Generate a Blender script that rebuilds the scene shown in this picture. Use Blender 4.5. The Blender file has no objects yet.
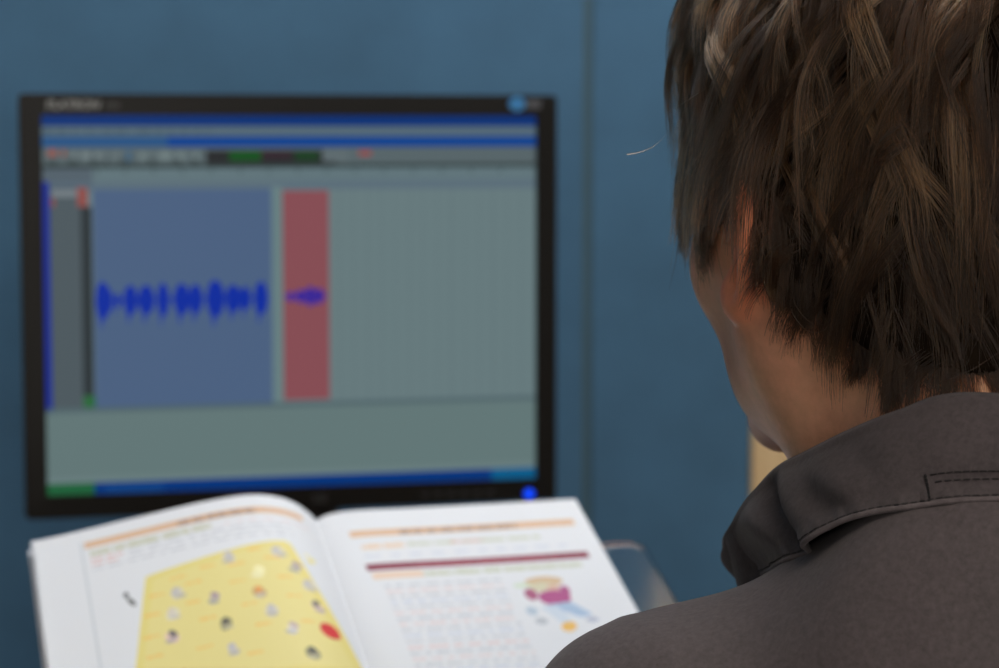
import bpy, math, random
import numpy as np
from mathutils import Vector, Matrix
rng = np.random.default_rng(7); random.seed(7)
SC = bpy.context.scene; COL = SC.collection
PI = math.pi

# ------------------------------------------------------------------ camera frame
FP = 2359.0; TH = math.atan(203/FP); CAM = np.array([0, 0, 1.22])
FW = np.array([0, math.cos(TH), -math.sin(TH)]); UP = np.array([0, math.sin(TH), math.cos(TH)])
def P(px, py, Y):
    """world point at world depth Y (metres in front of the lens) measured from the photograph"""
    r = FW + np.array([1, 0, 0])*(px-499.5)/FP + UP*(334-py)/FP
    return CAM + r*Y/r[1]
YAW = math.atan2(.239, .971)                       # desk, monitor, wall and sitter are turned by this
XD = np.array([math.cos(YAW), math.sin(YAW), 0]); YD = np.array([-math.sin(YAW), math.cos(YAW), 0]); ZD = np.array([0, 0, 1.])

# ------------------------------------------------------------------ helpers
def srgb(r, g, b):
    f = lambda c: (c/255/12.92) if c/255 <= .04045 else ((c/255+.055)/1.055)**2.4
    return (f(r), f(g), f(b), 1)
def tag(o, label=None, cat=None, group=None, kind=None):
    if label: o['label'] = label
    if cat: o['category'] = cat
    if group: o['group'] = group
    if kind: o['kind'] = kind
    return o
def mesh_np(name, V, Fc, mat=None, parent=None, smooth=True):
    V = np.asarray(V, dtype=np.float32)
    me = bpy.data.meshes.new(name)
    if isinstance(Fc, np.ndarray):
        n, k = Fc.shape
        me.vertices.add(len(V)); me.vertices.foreach_set('co', V.ravel())
        me.loops.add(n*k); me.loops.foreach_set('vertex_index', Fc.astype(np.int32).ravel())
        me.polygons.add(n); me.polygons.foreach_set('loop_start', np.arange(0, n*k, k, dtype=np.int32))
        me.update(calc_edges=True); me.validate()
    else:
        me.from_pydata([tuple(v) for v in V.tolist()], [], [list(f) for f in Fc]); me.update()
    me.polygons.foreach_set('use_smooth', np.full(len(me.polygons), smooth, dtype=bool))
    o = bpy.data.objects.new(name, me); COL.objects.link(o)
    if mat: me.materials.append(mat)
    if parent: o.parent = parent
    return o
def empty(name, loc=(0, 0, 0), rz=0):
    o = bpy.data.objects.new(name, None); COL.objects.link(o)
    o.location = loc; o.rotation_euler = (0, 0, rz); o.empty_display_size = .05
    return o
class MB:
    def __init__(s): s.v = []; s.f = []
    def add(s, V, Fc):
        b = len(s.v); s.v += [tuple(map(float, v)) for v in V]; s.f += [[b+i for i in f] for f in Fc]; return s
    def box(s, c, d, R=None):
        c = np.array(c, float); d = np.array(d, float)/2
        V = np.array([[x, y, z] for x in (-1, 1) for y in (-1, 1) for z in (-1, 1)])*d
        if R is not None: V = V @ np.array(R).T
        return s.add(V+c, [(0, 1, 3, 2), (4, 6, 7, 5), (0, 4, 5, 1), (2, 3, 7, 6), (0, 2, 6, 4), (1, 5, 7, 3)])
    def prism(s, poly, z0, z1):
        n = len(poly); V = [(x, y, z0) for x, y in poly]+[(x, y, z1) for x, y in poly]
        return s.add(V, [list(range(n))[::-1], list(range(n, 2*n))]+[[i, (i+1) % n, n+(i+1) % n, n+i] for i in range(n)])
    def lathe(s, prof, n=32, c=(0, 0, 0)):
        V = [(c[0]+r*math.cos(2*PI*k/n), c[1]+r*math.sin(2*PI*k/n), c[2]+z) for r, z in prof for k in range(n)]
        Fc = [[i*n+k, i*n+(k+1) % n, (i+1)*n+(k+1) % n, (i+1)*n+k] for i in range(len(prof)-1) for k in range(n)]
        return s.add(V, Fc+[list(range(n))[::-1], [(len(prof)-1)*n+k for k in range(n)]])
    def tube(s, pts, r, n=6):
        pts = np.array(pts, float); m = len(pts); r = np.broadcast_to(r, m)
        T = np.gradient(pts, axis=0); T /= np.linalg.norm(T, axis=1)[:, None]+1e-9
        a = np.array([0, 0, 1.]) if abs(T[0][2]) < .9 else np.array([1., 0, 0])
        V = []
        for i in range(m):
            u = np.cross(T[i], a); u /= np.linalg.norm(u); w = np.cross(T[i], u); a = -w if False else a
            for k in range(n): V.append(pts[i]+r[i]*(u*math.cos(2*PI*k/n)+w*math.sin(2*PI*k/n)))
        Fc = [[i*n+k, i*n+(k+1) % n, (i+1)*n+(k+1) % n, (i+1)*n+k] for i in range(m-1) for k in range(n)]
        return s.add(V, Fc+[list(range(n))[::-1], [(m-1)*n+k for k in range(n)]])
    def build(s, name, mat=None, parent=None, bevel=0, seg=2, smooth=False):
        o = mesh_np(name, np.array(s.v), s.f, mat, parent, smooth)
        if bevel:
            m = o.modifiers.new('bevel', 'BEVEL'); m.width = bevel; m.segments = seg; m.limit_method = 'ANGLE'; m.angle_limit = .6
            m.harden_normals = False
        return o
def rrect(x0, y0, x1, y1, r, n=6):
    out = []
    for cx, cy, a in ((x1-r, y1-r, 0), (x0+r, y1-r, 90), (x0+r, y0+r, 180), (x1-r, y0+r, 270)):
        for k in range(n+1):
            t = math.radians(a+90*k/n); out.append((cx+r*math.cos(t), cy+r*math.sin(t)))
    return out

# ------------------------------------------------------------------ materials
def mat(name, base, rough=.5, metallic=0, emis=None, **kw):
    m = bpy.data.materials.new(name); m.use_nodes = True; nt = m.node_tree
    b = nt.nodes['Principled BSDF']
    b.inputs['Base Color'].default_value = base; b.inputs['Roughness'].default_value = rough
    b.inputs['Metallic'].default_value = metallic
    if emis is not None:
        b.inputs['Emission Color'].default_value = emis; b.inputs['Emission Strength'].default_value = kw.get('es', 1)
    for k in ('Sheen Weight', 'Sheen Roughness', 'Specular IOR Level', 'Transmission Weight', 'IOR', 'Subsurface Weight', 'Subsurface Scale', 'Coat Weight'):
        if k in kw: b.inputs[k].default_value = kw[k]
    if 'Sheen Tint' in kw: b.inputs['Sheen Tint'].default_value = kw['Sheen Tint']
    if 'Subsurface Radius' in kw: b.inputs['Subsurface Radius'].default_value = kw['Subsurface Radius']
    return m
def nd(m, t, **kw):
    n = m.node_tree.nodes.new(t)
    for k, v in kw.items():
        if k in n.inputs: n.inputs[k].default_value = v
        else: setattr(n, k, v)
    return n
def lk(m, a, b): m.node_tree.links.new(a, b)
def ramp(m, fac, stops):
    r = nd(m, 'ShaderNodeValToRGB'); e = r.color_ramp.elements
    e[0].position, e[0].color = stops[0]; e[1].position, e[1].color = stops[-1]
    for p, c in stops[1:-1]:
        x = e.new(p); x.color = c
    lk(m, fac, r.inputs['Fac']); return r.outputs['Color']
def coords(m, scale=(1, 1, 1), kind='Object', rot=(0, 0, 0)):
    tc = nd(m, 'ShaderNodeTexCoord'); mp = nd(m, 'ShaderNodeMapping'); mp.inputs['Scale'].default_value = scale
    mp.inputs['Rotation'].default_value = rot
    lk(m, tc.outputs[kind], mp.inputs['Vector']); return mp.outputs['Vector']
def noise(m, vec, scale, detail=4, rough=.5):
    n = nd(m, 'ShaderNodeTexNoise'); n.inputs['Scale'].default_value = scale; n.inputs['Detail'].default_value = detail
    n.inputs['Roughness'].default_value = rough; lk(m, vec, n.inputs['Vector']); return n.outputs['Fac']
def bump(m, h, strength=.3, dist=.001, prev=None):
    b = nd(m, 'ShaderNodeBump'); b.inputs['Strength'].default_value = strength; b.inputs['Distance'].default_value = dist
    lk(m, h, b.inputs['Height'])
    if prev is not None: lk(m, prev, b.inputs['Normal'])
    return b.outputs['Normal']
def PB(m): return m.node_tree.nodes['Principled BSDF']
def scalecol(c, k): return (c[0]*k, c[1]*k, c[2]*k, 1)

def wall_fabric():
    c = (.060, .147, .240, 1)
    m = mat('blue_partition_fabric', c, .95)
    v = coords(m)
    n1 = noise(m, v, 9, 5, .6); n2 = noise(m, coords(m, (1, 1, .12)), 160, 2); n3 = noise(m, coords(m, (.12, .12, 1)), 160, 2)
    mx = nd(m, 'ShaderNodeMix', data_type='RGBA', blend_type='MULTIPLY'); mx.inputs[0].default_value = 1
    lk(m, ramp(m, n1, [(.25, scalecol(c, .88)), (.75, scalecol(c, 1.12))]), mx.inputs[6])
    ad = nd(m, 'ShaderNodeMath', operation='ADD'); lk(m, n2, ad.inputs[0]); lk(m, n3, ad.inputs[1])
    lk(m, ramp(m, ad.outputs[0], [(.35, (.7, .7, .7, 1)), (.65, (1, 1, 1, 1))]), mx.inputs[7])
    mx2 = mx.outputs[2]
    lk(m, mx2, PB(m).inputs['Base Color']); lk(m, bump(m, ad.outputs[0], .4, .0006), PB(m).inputs['Normal'])
    return m
def shirt_mat(name, k=1.0, seam=False):
    k *= 1.22; c = (.082*k, .066*k, .064*k, 1)
    m = mat(name, c, .88, **{'Sheen Weight': .12, 'Sheen Roughness': .5, 'Sheen Tint': (.8, .75, .75, 1), 'Specular IOR Level': .25})
    v = coords(m)
    n1 = noise(m, v, 6, 4, .55); n2 = noise(m, v, 420, 3, .7); n4 = noise(m, v, 45, 4, .6)
    mx = nd(m, 'ShaderNodeMix', data_type='RGBA', blend_type='MULTIPLY'); mx.inputs[0].default_value = 1
    lk(m, ramp(m, n1, [(.3, (.078*k, .060*k, .063*k, 1)), (.7, (.078*k, .065*k, .065*k, 1))]), mx.inputs[6])
    lk(m, ramp(m, n2, [(.3, (.8, .8, .8, 1)), (.7, (1.15, 1.15, 1.15, 1))]), mx.inputs[7])
    mx2 = nd(m, 'ShaderNodeMix', data_type='RGBA', blend_type='MULTIPLY'); mx2.inputs[0].default_value = 1
    lk(m, mx.outputs[2], mx2.inputs[6]); lk(m, ramp(m, n4, [(.35, (.96, .96, .96, 1)), (.65, (1.04, 1.04, 1.04, 1))]), mx2.inputs[7])
    lk(m, mx2.outputs[2], PB(m).inputs['Base Color'])
    b1 = bump(m, n2, .35, .0004); b2 = bump(m, noise(m, v, 28, 4, .6), .35, .003, b1)
    lk(m, b2, PB(m).inputs['Normal'])
    return m
def skin_mat():
    m = mat('skin', (.66, .33, .2, 1), .5, **{'Subsurface Weight': .10, 'Subsurface Scale': .006, 'Subsurface Radius': (1, .35, .2), 'Specular IOR Level': .22})
    v = coords(m)
    n1 = noise(m, v, 22, 4, .6); n2 = noise(m, v, 700, 3, .7); n3 = noise(m, v, 160, 4, .6)
    mx = nd(m, 'ShaderNodeMix', data_type='RGBA', blend_type='MULTIPLY'); mx.inputs[0].default_value = 1
    lk(m, ramp(m, n1, [(.3, (.74, .41, .245, 1)), (.7, (.80, .385, .24, 1))]), mx.inputs[6])
    lk(m, ramp(m, n3, [(.3, (.93, .91, .90, 1)), (.7, (1.08, 1.08, 1.08, 1))]), mx.inputs[7])
    # ears and lobe redder, beard shadow along the jaw: both stay with the skin (vertex attribute)
    at = nd(m, 'ShaderNodeAttribute', attribute_name='tone'); mx3 = nd(m, 'ShaderNodeMix', data_type='RGBA', blend_type='MULTIPLY'); mx3.inputs[0].default_value = 1
    lk(m, mx.outputs[2], mx3.inputs[6]); lk(m, at.outputs['Color'], mx3.inputs[7])
    lk(m, mx3.outputs[2], PB(m).inputs['Base Color'])
    lk(m, bump(m, n3, .25, .0008, bump(m, n2, .3, .0003)), PB(m).inputs['Normal'])
    return m
def hair_mat():
    m = bpy.data.materials.new('brown_hair'); m.use_nodes = True; nt = m.node_tree
    for n in list(nt.nodes):
        if n.type == 'BSDF_PRINCIPLED': nt.nodes.remove(n)
    out = [n for n in nt.nodes if n.type == 'OUTPUT_MATERIAL'][0]
    h = nt.nodes.new('ShaderNodeBsdfHairPrincipled'); h.parametrization = 'COLOR'
    h.inputs['Roughness'].default_value = .34; h.inputs['Radial Roughness'].default_value = .5
    h.inputs['Coat'].default_value = .0; h.inputs['IOR'].default_value = 1.42
    hi = nt.nodes.new('ShaderNodeHairInfo')
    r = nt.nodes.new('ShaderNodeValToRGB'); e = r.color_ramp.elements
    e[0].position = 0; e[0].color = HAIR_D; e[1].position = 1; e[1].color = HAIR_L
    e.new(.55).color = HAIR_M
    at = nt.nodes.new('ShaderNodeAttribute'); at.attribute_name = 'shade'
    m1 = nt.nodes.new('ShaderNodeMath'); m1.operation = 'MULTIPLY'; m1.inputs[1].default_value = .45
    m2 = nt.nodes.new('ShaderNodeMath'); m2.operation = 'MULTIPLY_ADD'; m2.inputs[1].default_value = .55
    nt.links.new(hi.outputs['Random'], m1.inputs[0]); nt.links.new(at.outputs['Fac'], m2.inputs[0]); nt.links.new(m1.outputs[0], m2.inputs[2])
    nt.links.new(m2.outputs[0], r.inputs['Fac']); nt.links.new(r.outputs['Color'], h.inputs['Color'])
    nt.links.new(h.outputs[0], out.inputs['Surface'])
    return m
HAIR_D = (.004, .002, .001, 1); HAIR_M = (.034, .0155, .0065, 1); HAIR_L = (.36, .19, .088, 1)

M = {}
M['wall'] = wall_fabric()
M['seam'] = mat('grey_blue_joint', (.05, .105, .135, 1), .6)
def wood(name, a, b, sc=(1, 1, .08)):
    m = mat(name, a, .5); n = noise(m, coords(m, sc), 60, 5, .6)
    lk(m, ramp(m, n, [(.3, a), (.7, b)]), PB(m).inputs['Base Color']); return m
M['wood'] = wood('pale_wood', (.72, .49, .25, 1), (.80, .57, .31, 1))
M['desk'] = wood('desk_laminate', (.085, .055, .035, 1), (.11, .072, .045, 1), (.08, 1, 1))
M['paint'] = mat('wall_paint', (.6, .58, .54, 1), .8)
def noisy(name, a, b, s, rough=.9):
    m = mat(name, a, rough); lk(m, ramp(m, noise(m, coords(m), s, 4), [(.3, a), (.7, b)]), PB(m).inputs['Base Color']); return m
M['paint'] = noisy('wall_paint', (.26, .26, .26, 1), (.29, .29, .28, 1), 3)
M['ceil'] = noisy('ceiling_tile', (.5, .5, .49, 1), (.55, .55, .54, 1), 60)
M['carpet'] = noisy('carpet', (.05, .055, .065, 1), (.09, .095, .1, 1), 250)
M['black'] = noisy('black_plastic', (.011, .0095, .008, 1), (.013, .011, .009, 1), 300, .42)
PB(M['black']).inputs['Specular IOR Level'].default_value = .22
M['dark'] = mat('dark_plastic', (.02, .02, .022, 1), .5)
M['logo'] = mat('silver_print', (.30, .30, .29, 1), .4)
M['faint'] = mat('grey_print', (.07, .07, .07, 1), .5)
M['led'] = mat('blue_led', (.0, .02, .3, 1), .4, emis=srgb(0, 66, 240), es=1.5)
M['sticker'] = mat('blue_sticker', (.05, .28, .62, 1), .35)
M['sticker2'] = mat('grey_sticker', (.10, .10, .11, 1), .4)
M['paper'] = noisy('paper', (.80, .80, .82, 1), (.83, .83, .85, 1), 40, .7)
M['cover'] = noisy('card_cover', (.62, .62, .64, 1), (.66, .66, .68, 1), 20, .5)
M['acryl'] = mat('clear_acrylic', (.84, .80, .80, 1), .08, **{'Transmission Weight': 1.0, 'IOR': 1.32})
M['skin'] = skin_mat()
M['shirt'] = shirt_mat('charcoal_cotton')
M['collar'] = shirt_mat('charcoal_cotton_collar', .80)
M['thread'] = mat('black_thread', (.014, .012, .012, 1), .8)
M['piping'] = shirt_mat('worn_collar_edge', 1.35)
M['hair'] = hair_mat()
M['hairmass'] = noisy('dark_brown_hair_mass', (.007, .004, .0025, 1), (.011, .007, .004, 1), 200, .9); PB(M['hairmass']).inputs['Specular IOR Level'].default_value = .05
M['trouser'] = noisy('dark_blue_denim', (.03, .04, .07, 1), (.045, .055, .09, 1), 400)
M['shoe'] = noisy('black_leather', (.015, .014, .013, 1), (.02, .02, .02, 1), 60, .4)
M['chairfab'] = noisy('black_chair_fabric', (.02, .02, .022, 1), (.03, .03, .033, 1), 300)
M['metal'] = mat('grey_metal', (.35, .35, .36, 1), .35, 1)
M['eye'] = mat('eye_white', (.75, .73, .7, 1), .1)
M['lightframe'] = mat('white_enamel', (.7, .7, .7, 1), .4)
LIGHT_E = 20.5
M['tube_soft'] = mat('dimmer_lit_diffuser', (.8, .8, .8, 1), .5, emis=(1, .93, .85, 1), es=LIGHT_E*.34)
M['tube'] = mat('lit_diffuser', (.8, .8, .8, 1), .5, emis=(.95, .97, 1, 1), es=LIGHT_E)

M['fill_glow'] = mat('fill_glow_glass', (.8, .8, .8, 1), .3, emis=(1, .95, .87, 1), es=3.0)  # glow of the added fill light behind the camera
def attr_mat(name, emissive=False, rough=.6, es=1.0):
    m = mat(name, (.5, .5, .5, 1), rough)
    at = nd(m, 'ShaderNodeAttribute', attribute_name='ink')
    if emissive:
        PB(m).inputs['Base Color'].default_value = (.004, .004, .005, 1)
        lk(m, at.outputs['Color'], PB(m).inputs['Emission Color']); PB(m).inputs['Emission Strength'].default_value = es; PB(m).inputs['Specular IOR Level'].default_value = .1
    else: lk(m, at.outputs['Color'], PB(m).inputs['Base Color'])
    return m
M['screen'] = attr_mat('lit_screen', True, .4, .95)
M['print'] = attr_mat('printed_paper', False, .6)

# ------------------------------------------------------------------ a canvas painted with rectangles, discs and text rows, stored as point colours
class Canvas:
    def __init__(s, w, h, nx, ny, bg):
        s.w, s.h, s.nx, s.ny = w, h, nx, ny
        s.c = np.ones((ny, nx, 4), np.float32); s.c[...] = bg
        s.X, s.Y = np.meshgrid(np.linspace(0, w, nx), np.linspace(0, h, ny))
    def fill(s, mask, col, a=1.0): s.c[mask] = s.c[mask]*(1-a)+np.array(col, np.float32)*a
    def rect(s, x0, y0, x1, y1, col, a=1.0): s.fill((s.X >= x0) & (s.X <= x1) & (s.Y >= y0) & (s.Y <= y1), col, a)
    def disc(s, x, y, rx, ry, col, a=1.0, rot=0):
        dx, dy = s.X-x, s.Y-y; c, n = math.cos(rot), math.sin(rot)
        s.fill(((dx*c+dy*n)/rx)**2+((dy*c-dx*n)/ry)**2 <= 1, col, a)
    def poly(s, pts, col, a=1.0):
        m = np.zeros(s.X.shape, bool); n = len(pts)
        for i in range(n):
            (xa, ya), (xb, yb) = pts[i], pts[(i+1) % n]
            if ya == yb: continue
            cr = (ya > s.Y) != (yb > s.Y); m ^= cr & (s.X < (xb-xa)*(s.Y-ya)/(yb-ya)+xa)
        s.fill(m, col, a)
    def words(s, x0, y0, x1, h, col, a=.8, wmin=.006, wmax=.018, gap=.003, slope=0):
        x = x0
        while x < x1:
            w = random.uniform(wmin, wmax); e = min(x+w, x1); yy = y0+slope*(x-x0)
            g = x
            while g < e:                                  # letters as small strokes
                s.rect(g, yy+h*random.uniform(0, .3), min(g+.0013, e), yy+h, col, a); g += .0021
            s.rect(x, yy+h*.15, e, yy+h, col, a*.38)
            x = e+gap

# ------------------------------------------------------------------ signed distance tools (bodies and cloth are grown as one continuous surface)
def smin(a, b, k):
    h = np.clip(.5+.5*(b-a)/k, 0, 1); return b*(1-h)+a*h-k*h*(1-h)
def smax(a, b, k): return -smin(-a, -b, k)
def ell(p, c, r):
    q = (p-np.array(c, np.float32))/np.array(r, np.float32); k0 = np.sqrt((q*q).sum(-1))
    q2 = q/np.array(r, np.float32); k1 = np.sqrt((q2*q2).sum(-1))+1e-9
    return k0*(k0-1)/k1
def cap(p, a, b, ra, rb):
    a = np.array(a, np.float32); b = np.array(b, np.float32); ab = b-a
    t = np.clip(((p-a)@ab)/(ab@ab), 0, 1); d = np.sqrt(((p-a-t[..., None]*ab)**2).sum(-1))
    return d-(ra+(rb-ra)*t)
def chain(p, pts, rs, k=.01):
    d = None
    for i in range(len(pts)-1):
        e = cap(p, pts[i], pts[i+1], rs[i], rs[i+1]); d = e if d is None else smin(d, e, k)
    return d
def sdf_mesh(f, lo, hi, h, nb=8):
    """surface nets over the blocks the surface passes through"""
    lo = np.array(lo, np.float32); hi = np.array(hi, np.float32)
    B = np.ceil((hi-lo)/(h*nb)).astype(int)
    g = np.stack(np.meshgrid(*[np.arange(b) for b in B], indexing='ij'), -1).reshape(-1, 3)
    cen = lo+(g+.5)*(h*nb)
    g = g[np.abs(f(cen.astype(np.float32))) < h*nb*1.25]
    loc = np.stack(np.meshgrid(*[np.arange(nb+1)]*3, indexing='ij'), -1).reshape(-1, 3)
    N = B*nb+2
    cells = []; cpos = []; edges = []
    for i in range(0, len(g), 400):
        gg = g[i:i+400]*nb
        ijk = gg[:, None, :]+loc[None]
        val = f((lo+ijk*h).astype(np.float32).reshape(-1, 3)).reshape(len(gg), nb+1, nb+1, nb+1)
        s = val < 0
        C8 = [(a, b, c) for a in (0, 1) for b in (0, 1) for c in (0, 1)]
        sl = lambda a, b, c: (slice(None), slice(a, nb+a), slice(b, nb+b), slice(c, nb+c))
        cnt = sum(s[sl(*q)].astype(np.int8) for q in C8); act = (cnt > 0) & (cnt < 8)
        w = np.argwhere(act)
        if len(w) == 0: continue
        acc = np.zeros((len(w), 3)); num = np.zeros(len(w))
        vals = {q: val[w[:, 0], w[:, 1]+q[0], w[:, 2]+q[1], w[:, 3]+q[2]] for q in C8}
        for a in C8:
            for ax in range(3):
                if a[ax]: continue
                b = list(a); b[ax] = 1; b = tuple(b)
                va, vb = vals[a], vals[b]; m = (va < 0) != (vb < 0)
                t = np.where(m, va/(va-vb+1e-12), 0); pos = np.array(a, float)[None]+0*acc; pos[:, ax] += t
                acc += pos*m[:, None]; num += m
        base = gg[w[:, 0]]+w[:, 1:]
        cells.append(base); cpos.append(lo+(base+acc/num[:, None])*h)
        for ax in range(3):
            b = [0, 0, 0]; b[ax] = 1
            va = s[sl(0, 0, 0)]; vb = s[sl(*b)]; e = np.argwhere(va != vb)
            if len(e): edges.append(np.column_stack([gg[e[:, 0]]+e[:, 1:], np.full(len(e), ax), va[e[:, 0], e[:, 1], e[:, 2], e[:, 3]]]))
    cells = np.concatenate(cells); cpos = np.concatenate(cpos); edges = np.concatenate(edges)
    key = lambda c: (c[:, 0].astype(np.int64)*N[1]+c[:, 1])*N[2]+c[:, 2]
    k = key(cells); o = np.argsort(k); k = k[o]; cpos = cpos[o]
    quads = []
    for ax in range(3):
        e = edges[edges[:, 3] == ax]; u, v = [(1, 2), (2, 0), (0, 1)][ax]
        q = []; ok = np.ones(len(e), bool)
        for du, dv in ((-1, -1), (0, -1), (0, 0), (-1, 0)):
            c = e[:, :3].copy(); c[:, u] += du; c[:, v] += dv; kk = key(c)
            j = np.clip(np.searchsorted(k, kk), 0, len(k)-1); ok &= (k[j] == kk) & (c.min(1) >= 0); q.append(j)
        q = np.stack(q, 1); flip = e[:, 4] == 0
        q[flip] = q[flip][:, ::-1]; quads.append(q[ok])
    Q = np.concatenate(quads)
    # drop unused vertices, light smoothing
    V = cpos
    for _ in range(2):
        s = np.zeros_like(V); n = np.zeros(len(V))
        for a in range(4):
            for b in (1, 3):
                np.add.at(s, Q[:, a], V[Q[:, (a+b) % 4]]); np.add.at(n, Q[:, a], 1)
        V = V*.5+.5*s/np.maximum(n, 1)[:, None]
    return V, Q
def rot(ax, a):
    c, s = math.cos(a), math.sin(a)
    return {'x': np.array([[1, 0, 0], [0, c, -s], [0, s, c]]), 'y': np.array([[c, 0, s], [0, 1, 0], [-s, 0, c]]), 'z': np.array([[c, -s, 0], [s, c, 0], [0, 0, 1]])}[ax]

# ================================================================== THE ROOM
WY = 2.25                                                   # the wall crosses the camera axis here
W0 = np.array([0, WY, 0.])
def D(x, y, z): return W0+XD*x+YD*y+ZD*z                    # desk/wall frame: y=0 is the wall face, negative towards the room
XL, XR, YB, HC = -2.4, 2.2, -4.6, 2.7
def dbox(name, c, d, m, kind='structure', bevel=0, parent=None):
    o = MB().box((0, 0, 0), d).build(name, m, parent, bevel); o.location = D(*c); o.rotation_euler = (0, 0, YAW)
    if kind: o['kind'] = kind
    return o
sx = None
# seam position on the wall face under pixel column 587, post under column 752
def wall_x(px):
    r = P(px, 300, 1.0)-CAM; r /= r[1]
    # solve (CAM + r*k - W0).YD = 0
    k = (W0-CAM)[:2]@YD[:2]/(r[:2]@YD[:2]); return float(((CAM+r*k)-W0)[:2]@XD[:2])
xs = wall_x(587.5); xp = wall_x(752)
PT = .03
gap = .0045
dbox('wall_back', ((XL+XR)/2, .10, HC/2), (XR-XL, .10, HC), M['paint'])
dbox('wall_back_panel', ((XL+xs-gap)/2, PT/2, HC/2), (xs-gap-XL, PT, HC), M['wall'], bevel=.002)
dbox('wall_back_panel', ((xs+gap+xp)/2, PT/2, HC/2), (xp-xs-gap, PT, HC), M['wall'], bevel=.002)
dbox('wall_back_panel', ((xp+.07+XR)/2, PT/2, HC/2), (XR-xp-.07, PT, HC), M['wall'], bevel=.002)
dbox('trim_1', (xs, PT/2+.001, HC/2), (2*gap, PT-.002, HC), M['seam'])
dbox('trim_2', (xp+.035, PT/2-.004, HC/2), (.07, PT+.008, HC), M['wood'], bevel=.002)
dbox('floor', ((XL+XR)/2, YB/2, -.05), (XR-XL+.4, -YB+.5, .1), M['carpet'])
dbox('ceiling', ((XL+XR)/2, YB/2, HC+.05), (XR-XL+.4, -YB+.5, .1), M['ceil'])
dbox('wall_left', (XL-.05, YB/2, HC/2), (.1, -YB+.3, HC), M['paint'])
dbox('wall_right', (XR+.05, YB/2, HC/2), (.1, -YB+.3, HC), M['paint'])
dbox('wall_front', ((XL+XR)/2, YB-.05, HC/2), (XR-XL, .1, HC), M['paint'])
# added unseen fill light behind the camera, framed as a window, brightens the neck
wx, wz, ww, wh = -.55, 1.45, 2.4, 1.2
wf = MB()
for cx, cz, a, b in ((0, wh/2, ww+.1, .06), (0, -wh/2, ww+.1, .06), (-ww/2, 0, .06, wh), (ww/2, 0, .06, wh), (0, 0, .05, wh)): wf.box((cx, 0, cz), (a, .05, b))
wo = wf.build('added_fill_window_1', M['lightframe']); wo.location = D(wx, YB+.025, wz); wo.rotation_euler = (0, 0, YAW); wo['kind'] = 'structure'
MB().box((0, -.018, 0), (ww-.05, .006, wh-.05)).build('glowing_fill_pane', M['fill_glow'], wo)

def ceiling_light(x, y, label, w=1.2, d=.6, m_=None):
    t = empty('ceiling_light', D(x, y, HC), YAW)
    tag(t, label, 'ceiling light', 'recessed ceiling light panels')
    m = MB()
    for cx, cy, a, b in ((0, d/2-.015, w, .03), (0, -d/2+.015, w, .03), (w/2-.015, 0, .03, d-.06), (-w/2+.015, 0, .03, d-.06)): m.box((cx, cy, -.015), (a, b, .03))
    m.build('frame', M['lightframe'], t)
    MB().box((0, 0, -.012), (w-.06, d-.06, .012)).build('diffuser', m_ or M['tube'], t)
LIGHTS = [(.15, -.50, 'white framed ceiling light panel above the desk', 1.2, .5), (-.1, -2.75, 'wider white framed ceiling light panel behind the camera', 1.2, 1.0, M['tube_soft'])]
for a in LIGHTS: ceiling_light(*a)

# ================================================================== DESK
desk = empty('desk', D(0, -.42, 0), YAW); tag(desk, 'wooden office desk against the blue fabric wall', 'desk')
MB().box((0, -.02, .705), (1.9, .80, .03)).build('desktop', M['desk'], desk, .003)
for sx_ in (-.9, .9):
    MB().box((sx_, 0, .345), (.03, .7, .69)).build('side_panel', M['desk'], desk, .002)
MB().box((0, .33, .5), (1.76, .02, .36)).build('modesty_panel', M['desk'], desk, .002)

# ================================================================== MONITOR
TLm = P(18.5, 93.5, 1.874); TRm = P(557, 95.5, 1.98); BLm = P(27, 520, 1.874)
MW = float(np.linalg.norm((TRm-TLm)[:2])); MH = float(TLm[2]-BLm[2]); MZ = float(BLm[2])
myaw = math.atan2(TRm[1]-TLm[1], TRm[0]-TLm[0])
mc = (TLm+TRm)/2
mon = empty('computer_monitor', (mc[0], mc[1], .72), myaw)
tag(mon, 'black flat screen monitor showing a blue sound wave, standing behind the open book', 'monitor')
zb = MZ-.72; BZ = .0175; BB = .0185
xl, xr, zt = -MW/2, MW/2, zb+MH
fr = MB()
outer = rrect(xl, zb, xr, zt, .004, 4); inner = rrect(xl+BZ, zb+BB, xr-BZ, zt-BZ*.98, .0006, 4)
n = len(outer)
V = [(x, 0, z) for x, z in outer]+[(x, -.0005, z) for x, z in inner]+[(x, .02, z) for x, z in outer]+[(x, .004, z) for x, z in inner]
Fc = []
for i in range(n):
    j = (i+1) % n
    Fc += [[i, j, n+j, n+i], [i, 2*n+i, 2*n+j, j], [n+i, n+j, 3*n+j, 3*n+i]]
fr.add(V, Fc); fr.build('bezel', M['black'], mon)
hs = MB()
st = [(0, .02), (.012, .035), (.05, .055), (.09, .06)]
prev = None; ring = []
for ins, y in st: ring.append([(x, y, z) for x, z in rrect(xl+ins, zb+ins, xr-ins, zt-ins, .004+ins*.3, 4)])
V = [v for r_ in ring for v in r_]; Fc = [[a*n+i, (a+1)*n+i, (a+1)*n+(i+1) % n, a*n+(i+1) % n] for a in range(3) for i in range(n)]+[[3*n+i for i in range(n)]]
hs.add(V, Fc); hs.build('back_shell', M['dark'], mon, smooth=False)
MB().box((0, .075, (zb+.1)/2+.02), (.09, .03, zb+.1-.02)).build('stand_neck', M['dark'], mon, .004)
b_ = MB(); b_.lathe([(.001, 0), (.115, 0), (.12, .004), (.118, .01), (.06, .018), (.001, .02)], 48, (0, .05, .0)); b_.build('stand_base', M['dark'], mon, smooth=True)
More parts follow.
